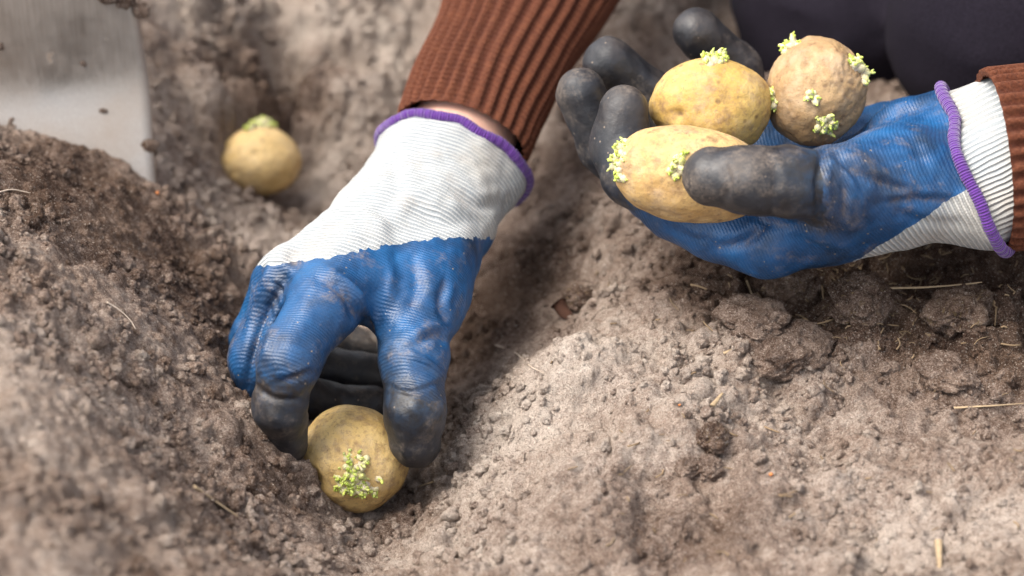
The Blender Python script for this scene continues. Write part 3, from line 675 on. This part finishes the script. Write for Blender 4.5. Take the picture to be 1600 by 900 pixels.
V, T = surface_nets(trousers_sdf, (.02, .92, .0), (.56, 1.70, .50), .007)
mesh_obj("trousers", V, T, CLOTH, person)
for ft in (FT1, FT2):
    V, T = surface_nets(lambda p: smin(cap(p, ft + A_(0, -.03, 0), ft + A_(0, .09, .0), .05, .045), cap(p, ft + A_(0, .09, 0), ft + A_(0, .11, -.04), .045, .035), .02), ft - .16, ft + .2, .006)
    mesh_obj("boot", V, T, BOOT, person)
def sweater_sdf(p):
    d = smin(cap(p, CH, (CH + HIP1 + HIP2) / 3 + A_(.09, 0, -.02), .145, .14), cap(p, SH1, SH2, .075, .075), .07)
    d = smin(d, cap(p, CH, NK + A_(0, .02, -.03), .12, .07), .04)
    d = smin(d, cap(p, SH1, EL1, .068, .050), .03); d = smin(d, cap(p, SH2, EL2, .068, .050), .03)
    return smax(d, -cap(p, NK, HD, .058, .062), .008) + .003 * noise3(p, 24, 6)
V, T = surface_nets(sweater_sdf, (-.06, .84, .08), (.58, 1.62, .64), .007)
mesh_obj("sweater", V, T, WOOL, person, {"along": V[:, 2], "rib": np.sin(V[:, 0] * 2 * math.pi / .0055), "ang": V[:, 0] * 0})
def sleeve(path, nr, amp, ell, ref, seed, hemtilt=None):
    n = 260; sp = spline(path, n); pp, rr = sp[:, :3], sp[:, 3]; nphi = nr * 14
    g = np.random.default_rng(seed); wv = g.uniform(-.5, .5, nr)
    def mod(ph, s, i):
        w_ = .5 * np.sin(s * 60 + ph * 3) + 1.1 * noise2(np.full_like(ph, s), ph * .045, 24, seed) + 1.5 * noise2(np.cos(ph) * 2.6, np.sin(ph) * 2.6, 1, seed + 5)
        rib = np.cos(ph * nr + w_)
        return 1 + amp * min(1, .35 + i / 14) * np.sign(rib) * np.abs(rib) ** .6 + .018 * noise2(ph * 2.2, np.full_like(ph, s * 30), 1, seed) + .020 * noise2(np.full_like(ph, s), np.cos(ph) * .02, 38, seed + 3)
    V, F, ph, s = tube(pp, rr, nphi, cap=False, ell=ell, ref=ref, mod=mod)
    w_ = .5 * np.sin(s * 60 + ph * 3) + 1.1 * noise2(s, ph * .045, 24, seed) + 1.5 * noise2(np.cos(ph) * 2.6, np.sin(ph) * 2.6, 1, seed + 5)
    # the hem turns in
    Vh = V[:nphi].mean(0); V2 = Vh + (V[:nphi] - Vh) * .93; a = len(V); b = np.arange(nphi)
    V = np.vstack([V, V2 + (pp[6] - pp[0]) * .6]); F = F + [(int(j), int(a + j), int(a + (j + 1) % nphi), int((j + 1) % nphi)) for j in b]
    rib = np.cos(np.concatenate([ph, ph[:nphi]]) * nr + np.concatenate([w_, w_[:nphi]])); al = np.concatenate([s, s[:nphi] * 0])
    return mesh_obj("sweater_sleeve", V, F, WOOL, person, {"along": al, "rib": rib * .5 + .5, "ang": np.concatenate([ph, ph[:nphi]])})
def row(px, py, D, r): return np.concatenate([P(px, py, D), [mpx(r, D)]])
sleeve([row(721, 217, 1.079, 105), row(750, 145, 1.098, 108), row(784, 75, 1.118, 109), row(835, -30, 1.148, 128), row(900, -170, 1.185, 138), np.concatenate([EL1, [.052]])], 31, .045, .70, CF, 3)
sleeve([row(1551, 250, .985, 140), row(1615, 242, .985, 140), row(1690, 238, .982, 140), row(1800, 232, .978, 145), row(1950, 220, .97, 160), np.concatenate([EL2, [.052]])], 36, .038, .92, CF, 5)

def glove_objects(body, cuff, tips, G, C, AX, SD, r, wave):
    root = emit("work_glove", dict(body, A={k: v for k, v in body['A'].items() if k not in ('near', 'fd')}), COAT, person)
    emit("knit_cuff", dict(cuff, A={k: v for k, v in cuff['A'].items() if k not in ('near', 'fd')}), KNIT, root)
    for t in tips:
        if len(t['T']): emit("fingertip", dict(t, A={k: v for k, v in t['A'].items() if k not in ('near', 'fd')}), DIP, root)
    return root, add_trim(root, ring_on(G, C, AX, SD, out=.0006, wave=wave), r)
glove1, _ = glove_objects(body1, cuff1, tips1, g1, C1, AX1, SD1, .0024, hem_wave(1))
glove2, _ = glove_objects(body2, cuff2, tips2, g2, C2, AX2, SD2, .0025, hem_wave(2))
glove1["label"] = "glove reaching down to the front potato"; glove2["label"] = "palm-up glove holding three potatoes"
rp = ring_on(g2, C2, AX2, SD2, wave=hem_wave(2)); rc = rp.mean(0)
V = []; sc = [(0.0, .93), (.006, .90), (.014, .88), (.020, .86), (.026, .78)]
for d_, k_ in sc: V.append(rc + AX2 * d_ + (rp - rc) * k_)
n_ = len(rp); F = [(i * n_ + j, i * n_ + (j + 1) % n_, (i + 1) * n_ + (j + 1) % n_, (i + 1) * n_ + j) for i in range(len(sc) - 1) for j in range(n_)]
V = np.concatenate(V); mesh_obj("inner_cuff", V, F, KNIT, glove2, {"along": (V - C2) @ SD2, "side": (V - C2) @ AX2})

# ------------------------------------------------------------------ potatoes
def sprout_cluster(parent, c, n, size, count, seed, length=1.0, flat=1.0):
    g = np.random.default_rng(seed); n = nrm(n); u = nrm(np.cross(n, (0.3, .2, 1))); v = np.cross(n, u)
    Vs, Fs, tp, rn = [], [], [], []; k = 0
    def stub(b, d, r, L, t0, t1, rv, ns=6):
        nonlocal k
        a = nrm(np.cross(d, (.31, .7, .2))); b2 = np.cross(d, a); prof = [(0, .85), (.4, 1.05), (.75, .78), (.93, .38), (1.0, .05)]
        ph = np.arange(ns) * 2 * math.pi / ns
        for s, q in prof:
            Vs.append(b + d * L * s + r * q * (np.cos(ph)[:, None] * a + np.sin(ph)[:, None] * b2)); tp.append(np.full(ns, t0 + (t1 - t0) * s)); rn.append(np.full(ns, rv))
        for i in range(len(prof) - 1):
            for j in range(ns): Fs.append((k + i * ns + j, k + i * ns + (j + 1) % ns, k + (i + 1) * ns + (j + 1) % ns, k + (i + 1) * ns + j))
        Fs.append(tuple(k + (len(prof) - 1) * ns + j for j in range(ns))); k += ns * len(prof)
    sub = [(.10 + .58 * math.sqrt(g.random()), g.random() * 6.283) for _ in range(6)]
    for i in range(count):
        q0, t0_ = sub[i % 6]; e = np.clip(g.normal(size=2), -1.5, 1.5) * .24; xy = np.array([q0 * math.cos(t0_) + e[0], q0 * math.sin(t0_) + e[1]]); q = min(float(np.hypot(*xy)), 1.15)
        off = size * (xy[0] * u + flat * xy[1] * v)
        d = nrm(n + .55 * q * nrm(off) * (1 if q > .05 else 0) + .5 * g.normal(size=3))
        L = length * (.0022 + .0026 * g.random()) * (1.2 - .5 * q); r = .0013 + .0008 * g.random()
        b = c + off - n * .0008 - n * (size * size / .044 * q * q)
        green = g.random(); stub(b, d, r, L, .0, .22 + .3 * green, g.random())
        for _ in range(g.integers(2, 6)):   # tiny leaflets round the tip
            e = nrm(d + .75 * g.normal(size=3)); stub(b + d * L * g.uniform(.45, .95), e, .00048 + .0003 * g.random(), .0010 + .0014 * g.random(), .35 + .3 * green, .65 + .35 * green, g.random(), 5)
    return mesh_obj("sprout_cluster", np.concatenate(Vs), Fs, SPROUT, parent, {"tip": np.concatenate(tp), "rnd": np.concatenate(rn)})
def potato(px, py, D, rx, ry, rz, roll, mat, label, seed, sprouts=(), eyes=(), lump=.05, wrinkle=0.0):
    c = P(px, py, D); k = D * K; ca, sa = math.cos(R(roll)), math.sin(R(roll))
    ex, ey, ez = ca * CR + sa * CU, -sa * CR + ca * CU, CF
    V0, F0 = ico(6); g = 1 + 1.5 * lump * fbm3(V0 + seed * 7.1, 1.1, 2, seed) + .013 * noise3(V0 + seed, 4.5, seed) + .005 * noise3(V0 + seed, 11, seed)
    loc = V0 * g[:, None] * np.array([rx, ry, rz]) * k
    def surf(qx, qy):
        a, b = (qx - px) , -(qy - py); x_, y_ = (a * ca + b * sa) / rx, (-a * sa + b * ca) / ry
        rr = x_ * x_ + y_ * y_
        if rr > .97: x_, y_ = x_ * math.sqrt(.97 / rr), y_ * math.sqrt(.97 / rr); rr = .97
        return np.array([x_, y_, -math.sqrt(1 - rr)])
    eye = np.zeros(len(V0))
    for qx, qy, s, dep in eyes:
        d = np.linalg.norm(V0 - surf(qx, qy), axis=1); loc *= (1 - dep * np.exp(-(d / s) ** 2))[:, None]; eye = np.maximum(eye, np.exp(-(d / (s * .42)) ** 2) * min(1, dep * 9) * (.6 + .4 * noise3(V0, 14, 3)))
    for sp in sprouts:
        d = np.linalg.norm(V0 - surf(sp[0], sp[1]), axis=1); loc *= (1 - .035 * np.exp(-(d / .22) ** 2))[:, None]
    if wrinkle:
        q = V0 * np.array([1.0, 2.2, 1.0]); wr = np.abs(noise3(q + .3 * noise3(V0, 3, 8)[:, None], 4.2, 41)); msk = sstep(-.2, .5, V0[:, 0] - .1 + .7 * noise3(V0, 1.6, 44))
        loc *= (1 - wrinkle * msk * np.exp(-(wr / .13) ** 2) + .3 * wrinkle * noise3(V0, 9, 2))[:, None]
    W = loc[:, :1] * ex + loc[:, 1:2] * ey + loc[:, 2:3] * ez
    o = mesh_obj("seed_potato", W, F0, mat, None, {"eye": np.clip(eye, 0, 1)}); o.location = c
    tag(o, label, "potato", "sprouting seed potatoes")
    for i, (qx, qy, size, count, ln, fl) in enumerate(sprouts):
        s = surf(qx, qy); j = int(np.argmax(V0 @ nrm(s))); n3 = s / np.array([rx, ry, rz]); nn = nrm(n3[0] * ex + n3[1] * ey + n3[2] * ez)
        if qx > 0: nn = nrm(nn + .0 * CU)
        sprout_cluster(o, W[j], nn, size * k, count, seed * 10 + i, ln, fl)
    return o
PY = potato_mat("potato_skin_gold", (0.64, 0.455, 0.19), (0.53, 0.345, 0.115), .85, 1)
PA = potato_mat("potato_skin_yellow", (0.52, 0.345, 0.105), (0.41, 0.245, 0.06), .8, 2)
PB = potato_mat("potato_skin_brown", (0.42, 0.275, 0.135), (0.30, 0.18, 0.08), 1.0, 3)
PC = potato_mat("potato_skin_tan", (0.54, 0.365, 0.155), (0.43, 0.255, 0.09), .85, 4)
potato(552, 716, 1.0, 92, 83, 82, -20, PY, "golden potato gripped between finger and thumb, in the furrow under the glove", 1, [(570, 733, 42, 100, 1.1, .85)], [(494, 747, .20, .10), (520, 660, .1, .02)], .05)
PE = potato_mat('potato_skin_pale', (0.68, 0.48, 0.215), (0.60, 0.40, 0.15), .4, 5)
potato(407, 252, 1.203, 64, 54, 60, 4, PE, "pale potato lying alone in the hole beside the spade", 2, [(414, 192, 32, 70, 1.15, .45)], [(403, 243, .16, .07)], .03)
potato(1113, 166, 1.012, 93, 78, 80, 3, PA, "yellow potato in the palm with a wide sprout crown on its top", 3, [(1114, 92, 34, 42, 1.1, .6)], [(1055, 183, .13, .10), (1125, 120, .12, .03)], .04)
potato(1274, 143, 1.02, 78, 84, 78, 12, PB, "wrinkled brown potato with five sprout clusters, nearest the palm's wrist", 4, [(1228, 66, 15, 16, 1.25, .9), (1334, 113, 19, 20, 1.2, .9), (1203, 158, 18, 22, 1.1, .9), (1284, 200, 19, 22, 1.1, .9), (1262, 157, 10, 9, 1.0, .9)], [(1222, 108, .13, .08), (1250, 110, .1, .05)], .05, .034)
potato(1080, 272, .975, 122, 76, 80, -9, PC, "tan oblong potato under the thumb of the palm-up glove", 5, [(966, 243, 24, 24, 1.1, .9), (1055, 262, 17, 18, 1.1, 1.0), (972, 282, 7, 5, .9, 1.0)], [(1000, 262, .12, .03), (1030, 330, .1, .03)], .04)

# ------------------------------------------------------------------ spade standing in the soil
def spade():
    br = P(243, 292, 1.10); top_y = br[1]; wdt, hgt = .20, .30; x1 = br[0] + .002; NXs, NZs = 40, 60
    zz_ = np.linspace(-.06, .30, 400); sl_ = .50 * (1 - sstep(.026, .052, zz_)) + .03 + .10 * sstep(.1, .3, zz_); in_ = np.cumsum(sl_) * (zz_[1] - zz_[0]); in_ -= np.interp(0, zz_, in_)
    prof = lambda z: float(np.interp(z, zz_, in_))      # the flat edge tips back, the body is dished
    Vf = []
    for j in range(NZs + 1):
        t = j / NZs; z = -.05 + t * hgt
        for i in range(NXs + 1):
            s = i / NXs; x = x1 - wdt * (1 - s) - (.020 * t if s == 1 else .020 * t * (2 * s - 1) * 1.0)
            zz = z; yy = prof(z) - .012 * (1 - (2 * s - 1) ** 2) * 0 + .010 * ((2 * s - 1) ** 2)
            Vf.append((x, br[1] + yy, br[2] + zz))
    Vf = np.array(Vf); n1 = len(Vf); V = np.vstack([Vf, Vf + (0, .0022, 0)]); F = []
    q = lambda j, i: j * (NXs + 1) + i
    for j in range(NZs):
        for i in range(NXs): F.append((q(j, i), q(j, i + 1), q(j + 1, i + 1), q(j + 1, i))); F.append((n1 + q(j + 1, i), n1 + q(j + 1, i + 1), n1 + q(j, i + 1), n1 + q(j, i)))
    for j in range(NZs):
        F.append((q(j, NXs), n1 + q(j, NXs), n1 + q(j + 1, NXs), q(j + 1, NXs))); F.append((q(j + 1, 0), n1 + q(j + 1, 0), n1 + q(j, 0), q(j, 0)))
    for i in range(NXs):
        F.append((q(0, i), n1 + q(0, i), n1 + q(0, i + 1), q(0, i + 1))); F.append((q(NZs, i + 1), n1 + q(NZs, i + 1), n1 + q(NZs, i), q(NZs, i)))
    cx = x1 - wdt / 2; root = bpy.data.objects.new("garden_spade", None); COL.objects.link(root); root.location = (cx, br[1], br[2])
    tag(root, "steel garden spade standing in the dark soil heap", "spade"); off = np.array(root.location)
    b = mesh_obj("blade", V - off, F, STEEL, root)
    for pp in b.data.polygons: pp.use_smooth = len(pp.vertices) == 4
    for qx, qz, rr in [(x1 - .020, .086, .0065), (x1 - .014, .081, .005), (x1 - .018, .096, .005), (x1 - .006, .074, .004), (x1 - .034, .050, .0014), (x1 - .07, .060, .002), (x1 - .005, .012, .004), (x1 - .026, .028, .0016)]:
        V0, F0 = ico(3); W = V0 * (1 + .45 * noise3(V0 + qx * 900, 1.6, 3) + .2 * noise3(V0, 4.4, 5))[:, None] * np.array([1, .25, 1]) * rr
        s_ = 2 * (1 - (x1 - qx) / wdt) - 1
        mesh_obj("caked_soil", W + np.array([qx, br[1] + prof(qz) + .010 * s_ ** 2, br[2] + qz]) - off, F0, CLOD, root)
    top = np.array([cx - .004, br[1] + .055, br[2] + hgt - .06])
    Vt, Ft, _, _ = tube(spline([top - off + (0, -.022, -.06), top - off + (0, -.002, .0), top - off + (0, .01, .06), top - off + (0, .02, .14)], 20), np.linspace(.012, .021, 20), 18); mesh_obj("socket", Vt, Ft, STEEL, root)
    Vt, Ft, _, _ = tube(spline([top - off + (0, .02, .12), top - off + (0, .06, .40), top - off + (0, .10, .72)], 20), .0175, 18); mesh_obj("shaft", Vt, Ft, WOOD, root)
    Vt, Ft, _, _ = tube(np.linspace(top - off + (-.06, .10, .73), top - off + (.06, .10, .73), 12), .016, 14); mesh_obj("handle", Vt, Ft, WOOD, root)
spade()

# ------------------------------------------------------------------ clods, straws, roots, leaf, grit
def clod(px, py, rx, ry, hz, mat, label, seed, rough=.22):
    V0, F0 = ico(5); c = on_ground(px, py); k = mpx(1, np.dot(c - CAM, CF))
    g = 1 + rough * fbm3(V0 + seed * 3.3, 1.3, 3, seed) + .13 * fbm3(V0 + seed, 4.5, 3, seed + 4)
    o = mesh_obj("soil_clod", V0 * g[:, None] * np.array([rx * k, ry * k, hz * k]), F0, mat); o.location = c + A_(0, 0, .1 * hz * k); o.rotation_euler.z = seed
    tag(o, label, "soil clod", "soil clods on the bed"); return o
clod(1232, 556, 68, 62, 34, CLOD, "broad flat grey clod in the middle of the right bed", 1)
clod(1180, 505, 62, 50, 24, CLOD, "low cracked slab of soil behind the broad flat clod", 2)
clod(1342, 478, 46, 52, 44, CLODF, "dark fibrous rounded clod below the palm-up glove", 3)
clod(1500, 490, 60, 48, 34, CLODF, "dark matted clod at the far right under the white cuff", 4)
clod(1076, 735, 20, 20, 17, CLOD, "small round clod alone in the right foreground", 5)
clod(1480, 590, 46, 40, 24, CLOD, "pale lumpy clod near the right edge", 6)
clod(1112, 690, 30, 26, 24, CLODF, "small dark clod above the small round clod", 7)
clod(905, 470, 26, 24, 18, CLODF, "knobbly clod just behind the dead leaf", 9)
clod(620, 830, 36, 32, 20, CLOD, "pale lump just below the gripped potato", 10)
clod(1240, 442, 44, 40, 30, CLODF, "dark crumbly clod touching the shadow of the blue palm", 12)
clod(1105, 735, 24, 22, 16, CLOD, "flat little clod right of the small round clod", 13)

def strand(name, pix, r, mat, label, cat, lift=.001, ell=.6, group=None):
    pts = [on_ground(x, y, lift + (l if len(q) > 2 else 0)) for q in pix for x, y, l in [tuple(q) + ((0,) if len(q) < 3 else ())]]
    sp = spline(pts, 40); t = np.linspace(0, 1, 40); c = sp[20].copy()
    V, F, _, _ = tube(sp - c, r * (1 - .55 * t), 7, ell=ell)
    o = mesh_obj(name, V, F, mat); o.location = c; tag(o, label, cat, group); return o
strand("straw", [(305, 768), (335, 790), (372, 814)], .0011, STRAW, "pale straw lying on the slope left of the gripped potato", "straw", .002)
strand("root", [(168, 480), (188, 490), (204, 505), (213, 524)], .0006, ROOT, "thin pale curled root on the dark left slope", "root", .0012)
strand("root", [(0, 306), (20, 300), (48, 306)], .0006, ROOT, "short bent root at the left edge below the spade", "root", .001)
strand("root", [(394, 645), (402, 634), (412, 620, .004)], .0005, ROOT, "tiny root sticking up beside the left glove's black finger", "root", .001)
strand("straw", [(1490, 643), (1550, 642), (1600, 636)], .0006, STRAW, "long thin straw on pale soil at the right edge", "straw", .0015)
strand("straw", [(1382, 470, .004), (1440, 472, .005), (1500, 468, .005), (1532, 460, .004)], .0007, STRAW, "thin level straw under the white cuff", "straw", .002)
strand("straw", [(1166, 450), (1172, 465), (1178, 480)], .0006, STRAW, "short upright straw below the middle of the blue palm", "straw", .003)
strand("straw", [(1466, 850), (1468, 892)], .0016, STRAW, "short fat blurred straw at the lower right", "straw", .001)
strand("straw", [(712, 737), (690, 752), (655, 768)], .0009, STRAW, "bent straw on the soil right of the gripped potato", "straw", .0015)
strand("root", [(774, 545), (805, 556), (828, 575), (850, 590)], .0004, ROOT, "hair-thin root on the furrow slope right of the glove", "root", .001)
strand("straw", [(1113, 645), (1128, 626)], .0012, STRAW, "stubby straw poking from the small dark clod", "straw", .003)
strand("straw", [(1130, 560), (1165, 545)], .0009, STRAW, "straw lying against the broad flat clod", "straw", .002)
def fibres():
    g = np.random.default_rng(17); Vs, Fs, k = [], [], 0
    for _ in range(260):
        px, py = (g.normal(1370, 120), g.normal(470, 45)) if g.random() < .75 else (g.uniform(850, 1600), g.uniform(430, 880))
        if not (820 < px < 1640 and 380 < py < 900): continue
        c = on_ground(px, py); a = g.random() * 6.28; L = .002 + .007 * g.random() ** 2; up = g.uniform(-.2, .5)
        d = A_(math.cos(a), math.sin(a), up); e = A_(-math.sin(a), math.cos(a), .2) * g.uniform(-.25, .25)
        pts = [c - d * L * .5 + (0, 0, .001), c + e * L + (0, 0, .0012), c + d * L * .5 + (0, 0, .001)]
        V, F, _, _ = tube(spline(pts, 6), g.uniform(.00018, .0004), 5); Vs.append(V); Fs += [tuple(int(i) + k for i in f) for f in F]; k += len(V)
    tag(mesh_obj("plant_fibres", np.concatenate(Vs), Fs, simple("rotted_fibre", (0.20, 0.135, 0.075), 0.8, 0.5, 60)), "short rotted plant fibres mixed into the soil", "plant fibres", kind="stuff")
fibres()
def leaf():
    c = on_ground(884, 492, .003); n, m_ = 16, 8; Vf = []
    for i in range(n + 1):
        s = i / n * 2 - 1; wv = .0055 * (1 - abs(s) ** 1.6)
        for j in range(m_ + 1):
            t = j / m_ * 2 - 1; Vf.append((s * .0068, t * wv, .0022 * t * t + .0016 * math.sin(s * 3) + .0012 * s * t))
    Vf = np.array(Vf); n1 = len(Vf); V = np.vstack([Vf, Vf - (0, 0, .0003)]); q = lambda i, j: i * (m_ + 1) + j; F = []
    for i in range(n):
        for j in range(m_): F.append((q(i, j), q(i + 1, j), q(i + 1, j + 1), q(i, j + 1))); F.append((n1 + q(i, j + 1), n1 + q(i + 1, j + 1), n1 + q(i + 1, j), n1 + q(i, j)))
    o = mesh_obj("dead_leaf", V, F, LEAFM); o.location = c; o.rotation_euler = (.75, .15, .1); tag(o, "small curled dark brown dead leaf on the ridge right of the glove", "leaf")
leaf()
for i, (px, py, r, lb) in enumerate([(1062, 638, 3, "orange grain on the pale soil above the small round clod"), (1204, 746, 3, "orange grain in the blurred right foreground"), (246, 304, 3, "orange speck at the foot of the spade blade"), (284, 425, 3, "orange speck on the dark slope left of the glove")]):
    V0, F0 = ico(2); c = on_ground(px, py, .0006); V = V0 * (1 + .3 * noise3(V0 + i, 1.5, i))[:, None] * mpx(r, 1.0)
    o = mesh_obj("grit_grain", V, F0, GRIT); o.location = c; tag(o, lb, "grit", "orange grit grains")
